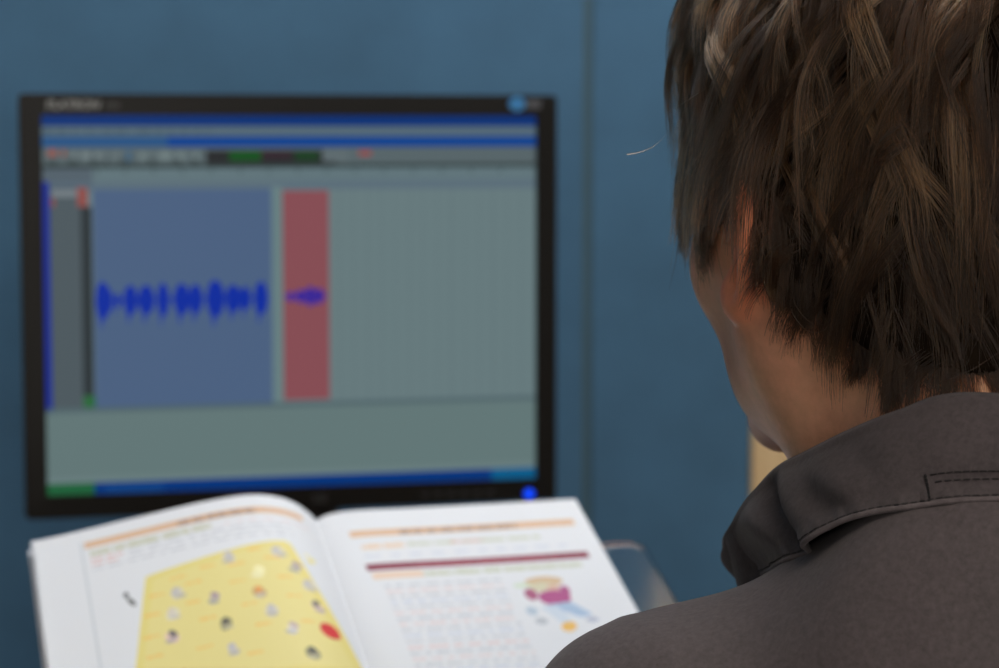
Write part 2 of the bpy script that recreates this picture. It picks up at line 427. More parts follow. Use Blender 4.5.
# power light, buttons, stickers, lettering
def at_mon(px, py): # local x,z on the bezel face for a photo position
    r = P(px, py, 1.0)-CAM; o = np.array([mc[0], mc[1], 0]); nrm = np.array([-math.sin(myaw), math.cos(myaw), 0])
    k = ((o-CAM)@nrm)/(r@nrm); p = CAM+r*k; ax = np.array([math.cos(myaw), math.sin(myaw), 0])
    return float((p-o)@ax), float(p[2]-.72)
lx, lz = at_mon(529, 494.5)
def disc_part(name, x, z, r, m, rz=None, th=.0012):
    k = 24; rz = rz or r; b = MB()
    pts = [(x+r*math.cos(2*PI*i/k), z+rz*math.sin(2*PI*i/k)) for i in range(k)]
    b.add([(a, 0.0002, c) for a, c in pts]+[(a, -th, c) for a, c in pts], [list(range(k))[::-1], list(range(k, 2*k))]+[[i, (i+1) % k, k+(i+1) % k, k+i] for i in range(k)][:])
    return b.build(name, m, mon)
tag(disc_part('power_light', lx, zb+.0058, .0041, M['led']), 'glowing blue power light')
sx1, sz1 = at_mon(517, 104)
tag(disc_part('sticker', sx1, sz1, .0072, M['sticker'], .006, .0006), 'round blue sticker')
MB().box((sx1+.014, -.0003, sz1), (.013, .0006, .007)).build('sticker', M['sticker2'], mon)
bt = MB()
for k in range(6):
    bx_, _ = at_mon(425+k*13, 492); bt.box((bx_, -.0003, zb+.0085), (.006, .0006, .0016))
bt.build('button_markings', M['faint'], mon)
def text_part(body, x, z, size, m, name, shear=0, ext=.0002, align='LEFT', bold=0):
    cu = bpy.data.curves.new(name, 'FONT'); cu.body = body; cu.size = size; cu.extrude = ext; cu.shear = shear; cu.align_x = align; cu.offset = bold
    o = bpy.data.objects.new(name, cu); COL.objects.link(o)
    dg = bpy.context.evaluated_depsgraph_get(); me = bpy.data.meshes.new_from_object(o.evaluated_get(dg))
    bpy.data.objects.remove(o)
    me.transform(Matrix.Translation((x, -.0006, z)) @ Matrix.Rotation(PI/2, 4, 'X'))
    q = bpy.data.objects.new(name, me); COL.objects.link(q); me.materials.clear(); me.materials.append(m); q.parent = mon
    return q
x0, z0 = at_mon(46, 108)
text_part('FLATRON', x0, z0-.0005, .0095, M['logo'], 'brand_lettering', .15, bold=.0003)
md = MB()
for k in range(5): md.box((x0+.048+k*.0022, -.0004, z0+.0022), (.0013, .0004, .0045))
md.build('model_lettering', M['faint'], mon)
x0, z0 = at_mon(313, 499)
text_part('LG', x0, zb+.006, .009, M['faint'], 'brand_badge', bold=.0002)

# the lit screen
SW, SH = MW-2*BZ, MH-BZ*.98-BB
cv = Canvas(1, 1, 500, 380, srgb(104, 124, 127))
def U(px):
    u = (px-41.5)/496; return u/(1.057-.057*u)
def Vv(py): return (py-114.5)/381.5
S_ = srgb
def R(x0, y0, x1, y1, c, a=1): cv.rect(U(x0), Vv(y0), U(x1), Vv(y1), c, a)
R(40, 110, 540, 125, S_(4, 50, 118)); R(40, 125, 540, 135.5, S_(86, 106, 118)); R(40, 135.5, 540, 146, S_(8, 66, 142)); R(40, 135.5, 168, 146, S_(40, 84, 132))
cv.words(U(44), Vv(128), U(215), .012, S_(70, 88, 98), .9, .01, .03, .01)
R(40, 146, 540, 163, S_(88, 102, 106))
cv.words(U(46), Vv(148), U(66), .02, S_(150, 85, 75), .9, .02, .04, .01)
cv.words(U(70), Vv(150), U(125), .02, S_(125, 138, 140), .7, .01, .03, .01)
cv.words(U(46), Vv(157), U(200), .016, S_(60, 72, 74), .7, .02, .04, .02)
R(126, 149, 132, 160, S_(50, 95, 130), .7); cv.words(U(140), Vv(150), U(200), .022, S_(120, 136, 136), .7, .01, .03, .01)
R(207, 149, 338, 163, S_(40, 42, 44)); R(230, 150, 262, 160, S_(18, 80, 30)); R(296, 150, 320, 160, S_(26, 62, 34)); R(262, 150, 292, 158, S_(52, 38, 46)); R(324, 149, 350, 161, S_(95, 108, 112))
R(360, 150, 373, 155, S_(150, 70, 70))
R(40, 163, 540, 167, S_(50, 62, 62)); R(40, 167, 540, 188, S_(98, 118, 124)); R(40, 167, 92, 188, S_(84, 98, 108))
for k in range(15): R(95+k*29, 168, 97+k*29, 173, S_(60, 78, 80), .8)
R(40, 180, 540, 189, S_(88, 106, 122), .6)
R(40, 180, 48, 412, S_(24, 44, 142)); R(48, 186, 80, 408, S_(78, 90, 96)); R(50, 188, 78, 196, S_(118, 128, 134)); R(50, 197, 54, 206, S_(140, 70, 70)); R(77, 186, 87, 206, S_(142, 78, 74))
R(80, 206, 91, 396, S_(46, 54, 58)); R(80, 396, 92, 409, S_(44, 104, 60))
R(92, 188, 272, 409, S_(76, 98, 130)); R(272, 186, 283, 409, S_(104, 128, 130)); R(283, 190, 330.5, 406, S_(136, 78, 85))
for k in range(14): R(340+k*14, 189, 342+k*14, 408, S_(98, 117, 121), .7)
R(40, 408, 540, 413, S_(76, 96, 102), .8)
R(41, 413, 540, 482, S_(100, 121, 121)); 
for x, hh, w in ((101, 19, 7), (105, 13, 6), (116, 7, 3.5), (129, 15, 7), (145, 15, 8), (162, 17, 6), (181, 16, 8), (195, 15, 7), (215, 19, 9), (233, 14, 8), (245, 12, 6), (261, 17, 7)):
    cv.disc(U(x), Vv(300), w/496, hh/381, S_(8, 44, 158)); cv.disc(U(x)-.004, Vv(305), w*.35/496, hh*1.25/381, S_(8, 44, 158), .7)
R(98, 298.5, 268, 301.5, S_(8, 44, 158), .8)
for x, hh, w in ((291, 5, 4), (301, 7, 5), (311, 10, 6), (320, 8, 5)): cv.disc(U(x), Vv(299), w/496, hh/381, S_(58, 38, 150))
R(284, 297.5, 327, 300.5, S_(60, 40, 150), .8)
# task bar
R(40, 478, 540, 484, S_(112, 132, 134), .5)
R(40, 484, 540, 500, S_(0, 52, 122)); R(40, 484, 90, 500, S_(30, 96, 58)); R(494, 484, 540, 500, S_(6, 92, 138)); R(100, 486, 160, 496, S_(14, 66, 130), .8)
def grid_part(name, cvs, fn, m, parent, attr='ink'):
    ny, nx = cvs.ny, cvs.nx
    Vt = fn(cvs.X.ravel(), cvs.Y.ravel()); i = np.arange(ny*nx).reshape(ny, nx)
    Q = np.stack([i[:-1, :-1], i[1:, :-1], i[1:, 1:], i[:-1, 1:]], -1).reshape(-1, 4)
    o = mesh_np(name, Vt, Q, m, parent)
    ca = o.data.color_attributes.new(attr, 'FLOAT_COLOR', 'POINT'); ca.data.foreach_set('color', cvs.c.reshape(-1, 4).ravel())
    return o
grid_part('screen', cv, lambda x, y: np.column_stack([xl+BZ+x*SW, np.full(x.shape, .0035), zt-BZ*.98-y*SH]), M['screen'], mon)

# ================================================================== BOOK
TL = P(33, 541.5, 1.45); br = XD+ZD*.034; br /= np.linalg.norm(br)
bu = np.array([-.225, .915, .337]); bu -= br*(bu@br); bu /= np.linalg.norm(bu); bn = np.cross(br, bu)
BW, BG, BH = .35, .178, .25
def prof(s):
    s = np.asarray(s, float); a = np.clip(s/BG, 0, 1); b = np.clip((s-BG)/(BW-BG), 0, 1)
    ka = [0, .1, .2, .3, .4, .5, .6, .7, .78, .85, .9, .94, .97, 1]; kv = [0, .13, .28, .435, .59, .745, .885, .985, 1.0, .90, .74, .54, .32, 0]
    left = .0222*sum(np.interp(a+o_, ka, kv) for o_ in (-.03, -.02, -.01, 0, .01, .02, .03))/7*np.clip((1-a)/.02, 0, 1)**.5; right = .0065*(1-np.exp(-b/.05))*np.exp(-b*1.2)
    return np.where(s < BG, left, right)
def BP(s, t, h): s = np.asarray(s, float); return TL+np.outer(s, br)-np.outer(np.broadcast_to(t, s.shape), bu)+np.outer(np.broadcast_to(h, s.shape), bn)
book = empty('open_book', BP(np.array([BG]), BH/2, -.009)[0]); tag(book, 'open textbook with a yellow picture chart on its left page', 'book')
def rel(o): # parts are given in world space; make them follow the thing's Empty
    p = o.parent
    Mx = Matrix.Translation(p.location) @ p.rotation_euler.to_matrix().to_4x4(); o.data.transform(Mx.inverted()); return o
white = (.70, .705, .72, 1)
pl = Canvas(BG, BH, 270, 360, white); pr = Canvas(BW-BG, BH, 270, 360, white)
OR = (.66, .38, .18, 1); GRN = (.42, .45, .22, 1); MAR = (.22, .010, .035, 1); TXT = (.20, .21, .27, 1); PNK = (.68, .26, .20, 1); BLU = (.22, .32, .55, 1)
pl.rect(.0275, .015, .0285, BH-.01, (.50, .53, .56, 1), .8)
for k in range(200):
    pass
pl.rect(.030, .0157, .166, .0235, OR, .9); pl.words(.088, .0170, .135, .0054, (.20, .10, .06, 1), .85, .005, .009, .0015)
pl.words(.033, .0275, .107, .0060, GRN, .75, .006, .02, .002); pl.words(.033, .0275, .107, .0050, (.55, .45, .3, 1), .3, .006, .02, .002)
pl.words(.033, .0365, .052, .0036, PNK, .6, .004, .01, .002); pl.words(.033, .0425, .050, .0034, PNK, .6, .004, .01, .002)
for k in range(3): pl.words(.056 if k < 2 else .033, .0365+k*.006, .155, .0026, TXT, .33, .003, .011, .003)
pl.words(.115, .030, .168, .0026, PNK, .3, .003, .011, .003)
YEL = (.74, .63, .20, 1); YEL2 = (.75, .65, .26, 1)
pl.poly([(.062, .0735), (.066, .0715), (.148, .058), (.1515, .0605), (.176, .2), (.176, .235), (.0395, .235), (.0415, .2)], YEL)
pl.poly([(.066, .078), (.147, .064), (.168, .2), (.046, .2)], YEL2, .7)
# number labels and little pictures on the chart
figs = [(.112, .070, 0), (.142, .070, 0), (.150, .087, 1), (.078, .097, 0), (.127, .092, 3), (.155, .107, 0), (.098, .112, 1), (.124, .115, 2), (.073, .118, 4), (.128, .137, 0), (.156, .131, 5), (.101, .142, 6), (.070, .142, 5), (.137, .158, 7), (.160, .158, 8), (.101, .170, 0), (.144, .185, 6), (.072, .185, 2), (.10, .205, 5), (.145, .21, 0), (.12, .225, 1)]
for x, y, k in figs:
    a, b, c = [((.50, .47, .50, 1), (.60, .57, .58, 1), (.42, .38, .36, 1)), ((.35, .24, .3, 1), (.5, .45, .46, 1), (.3, .3, .28, 1)), ((.75, .30, .06, 1), (.45, .2, .08, 1), (.5, .5, .45, 1)),
               ((.88, .82, .5, 1), (.85, .8, .45, 1), (.8, .75, .5, 1)), ((.66, .58, .5, 1), (.7, .68, .6, 1), (.55, .5, .5, 1)), ((.06, .06, .07, 1), (.75, .5, .55, 1), (.35, .3, .35, 1)),
               ((.05, .05, .05, 1), (.10, .10, .09, 1), (.5, .45, .3, 1)), ((.5, .36, .36, 1), (.78, .76, .78, 1), (.4, .38, .45, 1)), ((.62, .02, .02, 1), (.70, .03, .02, 1), (.4, .02, .03, 1))][k]
    r1, r2, r3 = random.uniform(-.6, .6), random.uniform(-1, 1), random.uniform(.8, 1.2)
    pl.disc(x, y+.003, .0036*r3, .0064, b, .7, r1*.5); pl.disc(x-.0012*r2, y-.0005, .0022, .0042, a, .85, r2*.5); pl.disc(x+.0018*r2, y+.0062, .0036, .0024, c, .7, r1)
    if k == 8: pl.disc(x-.001, y+.001, .0058, .0085, a, 1)
for x, y in ((.080, .082), (.098, .077), (.128, .067), (.066, .096), (.088, .092), (.115, .081), (.137, .079), (.061, .116), (.086, .113), (.113, .101), (.141, .102), (.116, .128), (.143, .124), (.058, .139), (.091, .134), (.147, .152), (.121, .152), (.086, .163), (.058, .16), (.112, .18)):
    pl.words(x-.004, y-.0016, x+.005, .0036, (.85, .48, .10, 1), .75, .004, .008, .001)
pl.disc(.049, .088, .0014, .0035, (.05, .05, .05, 1)); pl.disc(.0515, .097, .0016, .0055, (.10, .10, .09, 1), 1, -.3); pl.disc(.162, .076, .0022, .004, (.75, .66, .2, 1), .9, .5); pl.disc(.160, .071, .002, .0025, (.8, .75, .45, 1), .9)
o0 = BG
pr.rect(.016, .0258, BW-BG-.0095, .0340, OR, .9); pr.words(.048, .0275, .125, .0054, (.22, .12, .07, 1), .85, .005, .011, .002)
pr.words(.021, .0435, .048, .0060, (.75, .50, .28, 1), .9, .01, .02, .001); pr.words(.050, .0435, .136, .0050, GRN, .6, .008, .02, .002); pr.words(.078, .0435, .1, .005, PNK, .35, .008, .02, .002)
pr.words(.020, .0570, .150, .0030, BLU, .3, .004, .012, .006)
pr.rect(.019, .0682, BW-BG-.0115, .0760, MAR); pr.words(.05, .0700, .14, .0038, (.50, .12, .15, 1), .5, .003, .01, .002)
pr.rect(.021, .0790, .052, .0865, (.76, .50, .30, 1), .75); pr.words(.053, .0800, .153, .0062, GRN, .7, .01, .02, .0015)
y = .094; k = 0
while y < BH-.02:
    c, a = [(TXT, .40), (PNK, .33), (TXT, .40), (BLU, .40), (TXT, .38), (PNK, .42)][k % 6]
    pr.words(.026, y, .098 if y < .19 else .155, .0028, c, a, .003, .012, .003); y += .0064; k += 1
# a small drawing of a figure in a red top and blue trousers
FX, FY = .1240, .112
pr.disc(FX, FY-.011, .012, .006, (.60, .42, .24, 1)); pr.disc(FX-.002, FY-.004, .009, .006, (.60, .56, .38, 1)); pr.disc(FX+.004, FY-.003, .004, .004, (.62, .40, .30, 1)); pr.disc(FX-.014, FY-.008, .006, .003, (.55, .65, .45, 1), .8)
pr.disc(FX-.0115, FY+.003, .004, .007, (.36, .07, .16, 1)); pr.disc(FX+.002, FY+.0085, .010, .009, (.40, .05, .20, 1)); pr.disc(FX+.0105, FY+.001, .003, .006, (.38, .06, .2, 1))
pr.poly([(FX-.006, FY+.016), (FX+.010, FY+.014), (FX+.020, FY+.030), (FX+.012, FY+.033)], (.32, .45, .62, 1), .9); pr.poly([(FX-.010, FY+.018), (FX+.001, FY+.018), (FX+.006, FY+.036), (FX-.001, FY+.038)], (.55, .62, .70, 1), .9)
pr.disc(FX-.016, FY+.022, .0035, .005, (.35, .45, .55, 1), .8); pr.disc(FX-.013, FY+.034, .004, .004, (.35, .38, .42, 1), .7); pr.disc(FX+.002, FY+.042, .0045, .006, (.78, .45, .08, 1), 1, .6); pr.disc(FX+.018, FY+.036, .004, .003, (.35, .38, .5, 1), .8)
pg = grid_part('page', pl, lambda x, y: BP(x, y, prof(x)), M['print'], book); rel(pg); pg['label'] = 'left page with a yellow picture chart'
pg = grid_part('page', pr, lambda x, y: BP(x+BG, y, prof(x+BG+1e-6)), M['print'], book); rel(pg); pg['label'] = 'right page with text and a small coloured drawing'
def block(s0, s1, name):
    NB_ = 140; ss = np.linspace(s0, s1, NB_); top = BP(ss, 0, prof(ss)-.0004); bot = BP(ss, 0, np.full(NB_, -.0075))
    topb = BP(ss, BH, prof(ss)-.0004); botb = BP(ss, BH, np.full(NB_, -.0075))
    V = np.vstack([top, topb, botb, bot]); Fc = []
    n = NB_
    for i in range(n-1):
        for k in range(4): Fc.append([k*n+i, k*n+i+1, ((k+1) % 4)*n+i+1, ((k+1) % 4)*n+i])
    Fc += [[0, 3*n, 2*n, n], [n-1, 2*n-1, 3*n-1, 4*n-1]]
    rel(mesh_np(name, V, Fc, M['paper'], book, False))
block(0.0, BG-.0002, 'page_stack'); block(BG+.0002, BW, 'page_stack')
# one loose leaf edge fanning out under the left page
ss = np.linspace(-.0015, .06, 12)
V = np.vstack([BP(ss, -.0012, prof(np.clip(ss, 0, 1))-.0009), BP(ss, BH, prof(np.clip(ss, 0, 1))-.0009)])
lf = rel(mesh_np('loose_leaf', V, [[i, i+1, 13+i, 12+i] for i in range(11)], M['paper'], book)); lf.modifiers.new('s', 'SOLIDIFY').thickness = .0002
cvr = MB()
ss = [-.003, BG-.01, BG+.01, BW+.003]
V = np.vstack([BP(ss, -.003, -.0076), BP(ss, BH+.003, -.0076), BP(ss, BH+.003, -.009), BP(ss, -.003, -.009)])
cvr.add(V, [[k*4+i, k*4+i+1, ((k+1) % 4)*4+i+1, ((k+1) % 4)*4+i] for i in range(3) for k in range(4)]+[[0, 12, 8, 4], [3, 7, 11, 15]])
rel(cvr.build('cover', M['cover'], book))

# clear acrylic stand that tilts the book
stand = empty('book_stand', (float(BP([.2], .14, 0)[0][0]), float(BP([.2], .14, 0)[0][1]), .72)); tag(stand, 'clear acrylic book stand holding up the open book', 'book stand')
def plate(name, s0, s1, t0, t1, h0, h1, r=.012):
    poly = rrect(s0, t0, s1, t1, r, 6); n = len(poly); S = np.array([p[0] for p in poly]); T = np.array([p[1] for p in poly])
    V = []
    for h in (h0, h1):
        V += [TL+br*s-bu*t+bn*h for s, t in poly]
    o = MB().add(V, [list(range(n)), list(range(n, 2*n))[::-1]]+[[(i+1) % n, i, n+i, n+(i+1) % n] for i in range(n)]).build(name, M['acryl'], stand, .0012)
    return rel(o)
plate('back_plate', .02, .384, .040, .262, -.0135, -.0092)
plate('ledge', .02, .384, .2545, .2585, -.0088, .012, .0015)
for s in (.05, .355):
    a = BP([s], .06, -.0139)[0]; b = BP([s], .25, -.0139)[0]; th = .002
    pts = [a, b, np.array([b[0], b[1], .7202]), np.array([a[0], a[1], .7202])]
    V = [p-XD*th for p in pts]+[p+XD*th for p in pts]
    rel(MB().add(V, [[0, 1, 2, 3], [7, 6, 5, 4]]+[[(i+1) % 4, i, 4+i, 4+(i+1) % 4] for i in range(4)]).build('side_support', M['acryl'], stand, .0008))

# ================================================================== PERSON
NB = np.array([.200, .930, 1.060])                  # base of the neck
TR_ = np.column_stack([XD, YD, ZD])                 # torso frame
HO = np.array([.172, 1.010, 1.167])                 # between the ear canals
HR = rot('z', math.radians(28)) @ rot('x', math.radians(0)) @ rot('y', math.radians(0))
person = empty('person', (float(NB[0]), float(NB[1]), 0)); tag(person, 'person with brown hair seen from behind in a charcoal shirt, facing the monitor', 'person')
def toH(p): return ((p-HO.astype(np.float32)) @ HR.astype(np.float32))
def toT(p): return ((p-NB.astype(np.float32)) @ TR_.astype(np.float32))
def ear(p, sgn):
    # local: u forward, v up, w outward
    q = p*np.array([sgn, 1, 1], np.float32)-np.array([.0800, -.003, .012], np.float32)
    Re = rot('z', math.radians(32)) @ rot('x', math.radians(27))     # rear edge flares outward, top leans back
    q = q @ Re.astype(np.float32)
    w, u, v = q[..., 0]-.002, q[..., 1]+.014, q[..., 2]
    a = .0155+.003*np.clip(v/.03, -1, 1); b = .0275
    k = np.sqrt((u/a)**2+(v/b)**2); de = (k-1)*.016
    bowl = w+.009*np.clip(1-k*k, 0, 1)-.002
    rim = np.sqrt(de**2+(w-.001)**2)-.0036
    pl_ = smax(np.abs(bowl)-.0018, de, .002)
    lobe = ell(np.stack([w, u, v], -1), (.0025, .003, -.0240), (.0078, .0105, .0110))
    d = smin(smin(rim, pl_, .004), lobe, .005)
    conc = ell(np.stack([w, u, v], -1), (-.012, .006, -.001), (.011, .012, .016))
    return smin(d, conc, .006)
def skull(p):
    q = np.abs((p-np.array((0, -.007, .053), np.float32))/np.array((.0775, .101, .097), np.float32))+1e-6
    k0 = (q**2.35).sum(-1)**(1/2.35); d = (k0-1)*np.sqrt(((p-np.array((0, -.007, .053), np.float32))**2).sum(-1))/k0
    d = smin(d, ell(p, (0, -.045, .015), (.066, .060, .062)), .03)
    return d
def face(p):
    ax = np.abs(p[..., 0]); m = p.copy(); m[..., 0] = ax
    d = ell(p, (0, .036, -.010), (.0615, .060, .070))
    jaw = chain(m, [(.050, .000, -.036), (.040, .026, -.058), (.012, .070, -.076)], [.015, .015, .015], .01)
    d = smin(d, jaw, .022)
    d = smin(d, ell(m, (.040, .026, -.040), (.020, .030, .028)), .015)
    d = smin(d, ell(p, (0, .083, -.080), (.015, .014, .014)), .016)
    d = smin(d, cap(m, (.047, .054, -.008), (.060, .02, .002), .019, .013), .02)
    d = smin(d, cap(m, (.012, .093, .030), (.040, .080, .028), .009, .009), .012)
    d = smin(d, cap(p, (0, .093, .022), (0, .115, -.022), .006, .009), .008)
    d = smin(d, ell(m, (.010, .106, -.028), (.008, .010, .007)), .005)
    d = smin(d, ell(p, (0, .095, -.052), (.024, .010, .006)), .006)
    d = smin(d, ell(p, (0, .094, -.064), (.020, .010, .006)), .005)
    d = smax(d, -ell(p, (0, .107, -.058), (.024, .006, .0012)), .002)
    d = smax(d, -ell(m, (.032, .101, .008), (.019, .018, .012)), .010)
    d = smin(d, ell(m, (.031, .080, .008), (.014, .013, .012)), .003)
    return d
def headf(p, ears=True):
    d = smin(skull(p), face(p), .025)
    if ears: d = smin(d, smin(ear(p, -1), ear(p, 1), .001), .006)
    return d
def neckf(w):
    t = HO+HR@np.array([0, -.034, -.035]); b = NB+TR_@np.array([0, -.004, -.03])
    d = cap(w, t, b, .056, .064)
    # sternomastoid and nape muscles
    for s in (-1, 1):
        a = HO+HR@np.array([s*.056, -.014, -.028]); c = NB+TR_@np.array([s*.020, .050, -.035])
        d = smin(d, cap(w, a, c, .023, .020), .03)
        a = HO+HR@np.array([s*.022, -.072, -.015]); c = NB+TR_@np.array([s*.045, -.045, -.02])
        d = smin(d, cap(w, a, c, .026, .030), .03)
    return d
def mir(p, s): return p*np.array([s, 1, 1], np.float32)
ARM = {-1: [(.132, .012, -.092), (.232, .10, -.262), (.232, .13, -.282), (.060, .235, -.300)], 1: [(.132, .012, -.092), (.235, .12, -.255), (.235, .16, -.285), (.150, .36, -.305)]}
def torsof(p, grow=0.0):
    ax = p.copy(); ax[..., 0] = np.abs(ax[..., 0])
    d = ell(p, (0, .005, -.21), (.168, .108, .20))
    d = smin(d, ell(p, (0, -.040, -.085), (.124, .076, .105)), .045)
    d = smin(d, ell(p, (0, -.056, -.026), (.100, .054, .068)), .03)
    d = smin(d, cap(ax, (.030, -.015, -.048), (.134, .004, -.090), .060, .056), .025)
    w = (p-np.array([0, -.03, -.30], np.float32)); w = w*np.array([1, 1.25, 1], np.float32)
    d = smin(d, cap(w, (0, 0, 0), (0, -.09, -.24), .140, .150), .06)
    for s in (-1, 1):
        q = mir(p, s); d = smin(d, chain(q, ARM[s], [.058, .050, .049, .036], .03), .03)
    return d-grow
def folds(p):
    # soft drape of the cloth over the shoulder
    f = .0016*np.sin(38*p[..., 0]+22*p[..., 1]+3*np.sin(17*p[..., 2]))*np.exp(-((p[..., 2]+.03)/.06)**2)
    f = f+.0012*np.sin(90*p[..., 0]-40*p[..., 2]+2*np.sin(31*p[..., 1]))*np.clip((np.abs(p[..., 0])-.08)/.08, 0, 1)
    return f
def shirtf(w):
    p = toT(w); d = torsof(p)+folds(p)
    # raised shoulder seam
    d = d-.0012*np.exp(-((np.abs(p[..., 0])-.150-.15*(p[..., 2]+.03))/.0035)**2)*(p[..., 2] > -.2)
    return np.maximum(d, -(p[..., 2]+.52)) if False else d
def finger_chain(p, root, dir_, up, L, r, curl):
    pts = [np.array(root)]; a = 0; dd = np.array(dir_, float); dd /= np.linalg.norm(dd); uu = np.array(up, float)
    for k, l in enumerate((L*.45, L*.32, L*.23)):
        a += curl*(0.5 if k == 0 else 1); v = dd*math.cos(a)-uu*math.sin(a); pts.append(pts[-1]+v*l)
    return chain(p, pts, [r, r*.93, r*.87, r*.78], .002)
def hand(p, s):
    a = np.array(ARM[s][3])*np.array([s, 1, 1]); b = np.array(ARM[s][2])*np.array([s, 1, 1])
    fd = a-b; fd[2] = 0; fd /= np.linalg.norm(fd); up = np.array([0, 0, 1.]); sd = np.cross(fd, up)*(-1)   # sd: thumb side candidate
    sd = sd*(1 if (sd[0]*s) < 0 else -1)
    w0 = a+fd*.01; pc = a+fd*.055
    R_ = np.column_stack([fd, sd, up]); q = (p-pc.astype(np.float32)) @ R_.astype(np.float32)
    d = smin(ell(q, (0, 0, 0), (.050, .042, .014)), cap(p, a-fd*.02, a+fd*.03, .027, .022), .015)
    for k, (o, L, r) in enumerate(((.030, .070, .0085), (.010, .078, .0088), (-.010, .072, .0083), (-.029, .058, .0075))):
        rt = pc+fd*.038+sd*o+up*.002; d = smin(d, finger_chain(p, rt, fd+sd*o*2.2, up, L, r, .32), .004)
    rt = pc-fd*.020+sd*.032; d = smin(d, chain(p, [rt, rt+fd*.022+sd*.022-up*.004, rt+fd*.050+sd*.030-up*.010, rt+fd*.072+sd*.030-up*.014], [.013, .0105, .0095, .0078], .004), .008)
    return d
KN = [(.095, -.09, -.555), (.13, .33, -.545), (.125, .30, -.965)]
def legsf(w):
    p = toT(w); ax = p.copy(); ax[..., 0] = np.abs(ax[..., 0])
    d = chain(ax, KN, [.098, .068, .048], .02)
    d = smin(d, ell(p, (0, -.10, -.52), (.165, .125, .10)), .04)
    return d
def feetf(w):
    p = toT(w); ax = p.copy(); ax[..., 0] = np.abs(ax[..., 0])
    d = smin(cap(ax, (.125, .30, -.975), (.125, .29, -1.01), .045, .042), cap(ax, (.125, .27, -1.018), (.135, .44, -1.022), .036, .032), .03)
    return np.maximum(d, -(p[..., 2]+1.0585))
def bodyf(w):
    h = toH(w); t = toT(w)
    d = smin(headf(h, False), neckf(w), .040); d = smin(d, smin(ear(h, -1), ear(h, 1), .001), .003)
    d = smin(d, torsof(t)+.009, .03)
    for s in (-1, 1): d = smin(d, hand(t, s), .006)
    lg = np.minimum(legsf(w), feetf(w))+.007
    return smin(d, lg, .01)
far = lambda f, lo, hi: f
V, Q = sdf_mesh(bodyf, (-.15, .70, 0.0), (.60, 1.50, 1.36), .003)
body = mesh_np('body', V, Q, M['skin'], person); 
# colour that belongs to the skin itself: beard stubble, redder ears
h = toH(V.astype(np.float32)); tone = np.ones((len(V), 4), np.float32)
eard = np.minimum(ear(h, -1), ear(h, 1)); e = np.exp(-np.clip(eard, 0, 1)/.006)[:, None]
tone[:, :3] *= 1+e*(np.array([1.14, .84, .76])-1)
bd = np.clip((h[:, 1]-.005)/.03, 0, 1)*np.clip((-.01-h[:, 2])/.04, 0, 1)*np.clip((h[:, 2]+.13)/.03, 0, 1)
tone[:, :3] *= 1-bd[:, None]*np.array([.30, .40, .50])
ca = body.data.color_attributes.new('tone', 'FLOAT_COLOR', 'POINT'); ca.data.foreach_set('color', tone.ravel())
rel(body)
V, Q = sdf_mesh(lambda w: np.maximum(shirtf(w), -(toT(w)[..., 2]+.50)), (-.15, .70, .50), (.60, 1.50, 1.16), .0035)
shirt = mesh_np('shirt', V, Q, M['shirt'], person); rel(shirt); shirt['label'] = 'charcoal cotton shirt'
V, Q = sdf_mesh(legsf, (-.15, .65, .03), (.60, 1.50, .75), .007)
# trousers end above the shoes
rel(mesh_np('trousers', V, Q, M['trouser'], person))
for s in (-1, 1):
    V, Q = sdf_mesh(lambda w: np.maximum(feetf(w), .02-s*toT(w)[..., 0]), (-.15, .95, -.01), (.60, 1.55, .14), .005)
    rel(mesh_np('shoe', V, Q, M['shoe'], person))
# eyes
for s in (-1, 1):
    c = HO+HR@np.array([s*.031, .0835, .008])
    b = MB(); b.lathe([(.0001, -.0115)]+[(.0115*math.cos(a), .0115*math.sin(a)) for a in np.linspace(-1.4, 1.4, 12)]+[(.0001, .0115)], 20, tuple(c)); rel(b.build('eye', M['eye'], person, smooth=True))

# ---- collar: a fold-down collar swept round the neck
def mirrorT(p):
    q = (np.array(p)-NB) @ TR_; q[0] *= -1; return NB+TR_@q
ctr_T = NB+TR_@np.array([0, -.075, .062]); ctr_B = NB+TR_@np.array([0, -.094, .030])
Ts = [P(960, 394, .868), P(900, 411, .878), P(850, 431, .895), P(806, 453, .925), P(780, 467, .955), P(757, 491, .972), P(738, 519, .994), P(727, 541, 1.015), P(738, 562, 1.05), P(800, 590, 1.045)]
Bs = [P(965, 499.5, .845), P(920, 505, .850), P(872, 512, .858), P(838, 524, .868), P(808, 546, .885), P(786, 562, .915), P(766, 575, .988), P(746, 582, 1.04), P(757, 600, 1.065), P(805, 612, 1.04)]
Ts = [ctr_T]+Ts; Bs = [ctr_B]+Bs
def spl(pts, n):
    pts = np.array(pts); m = len(pts); d = np.r_[0, np.cumsum(np.linalg.norm(np.diff(pts, axis=0), axis=1))]
    x = np.linspace(0, m-1, n); out = []
    for t in x:
        i = min(int(t), m-2); f = t-i
        p0, p1, p2, p3 = pts[max(i-1, 0)], pts[i], pts[i+1], pts[min(i+2, m-1)]
        out.append(.5*((2*p1)+(-p0+p2)*f+(2*p0-5*p1+4*p2-p3)*f*f+(-p0+3*p1-3*p2+p3)*f**3))
    return np.array(out)
Tf = [mirrorT(p) for p in Ts[:0:-1]]+Ts; Bf = [mirrorT(p) for p in Bs[:0:-1]]+Bs
NC = 260; TC = spl(Tf, NC); BC = spl(Bf, NC)
def neck_axis(z): 
    t = HO+HR@np.array([0, -.034, -.035]); b = NB+TR_@np.array([0, -.004, -.03]); k = (z-b[2])/(t[2]-b[2]); return b+(t-b)*k
rows = []; NR = 22
outd = np.array([(TC[i]+BC[i])/2-neck_axis(((TC[i]+BC[i])/2)[2]) for i in range(NC)]); outd[:, 2] = 0; outd /= np.linalg.norm(outd, axis=1)[:, None]
inner = []
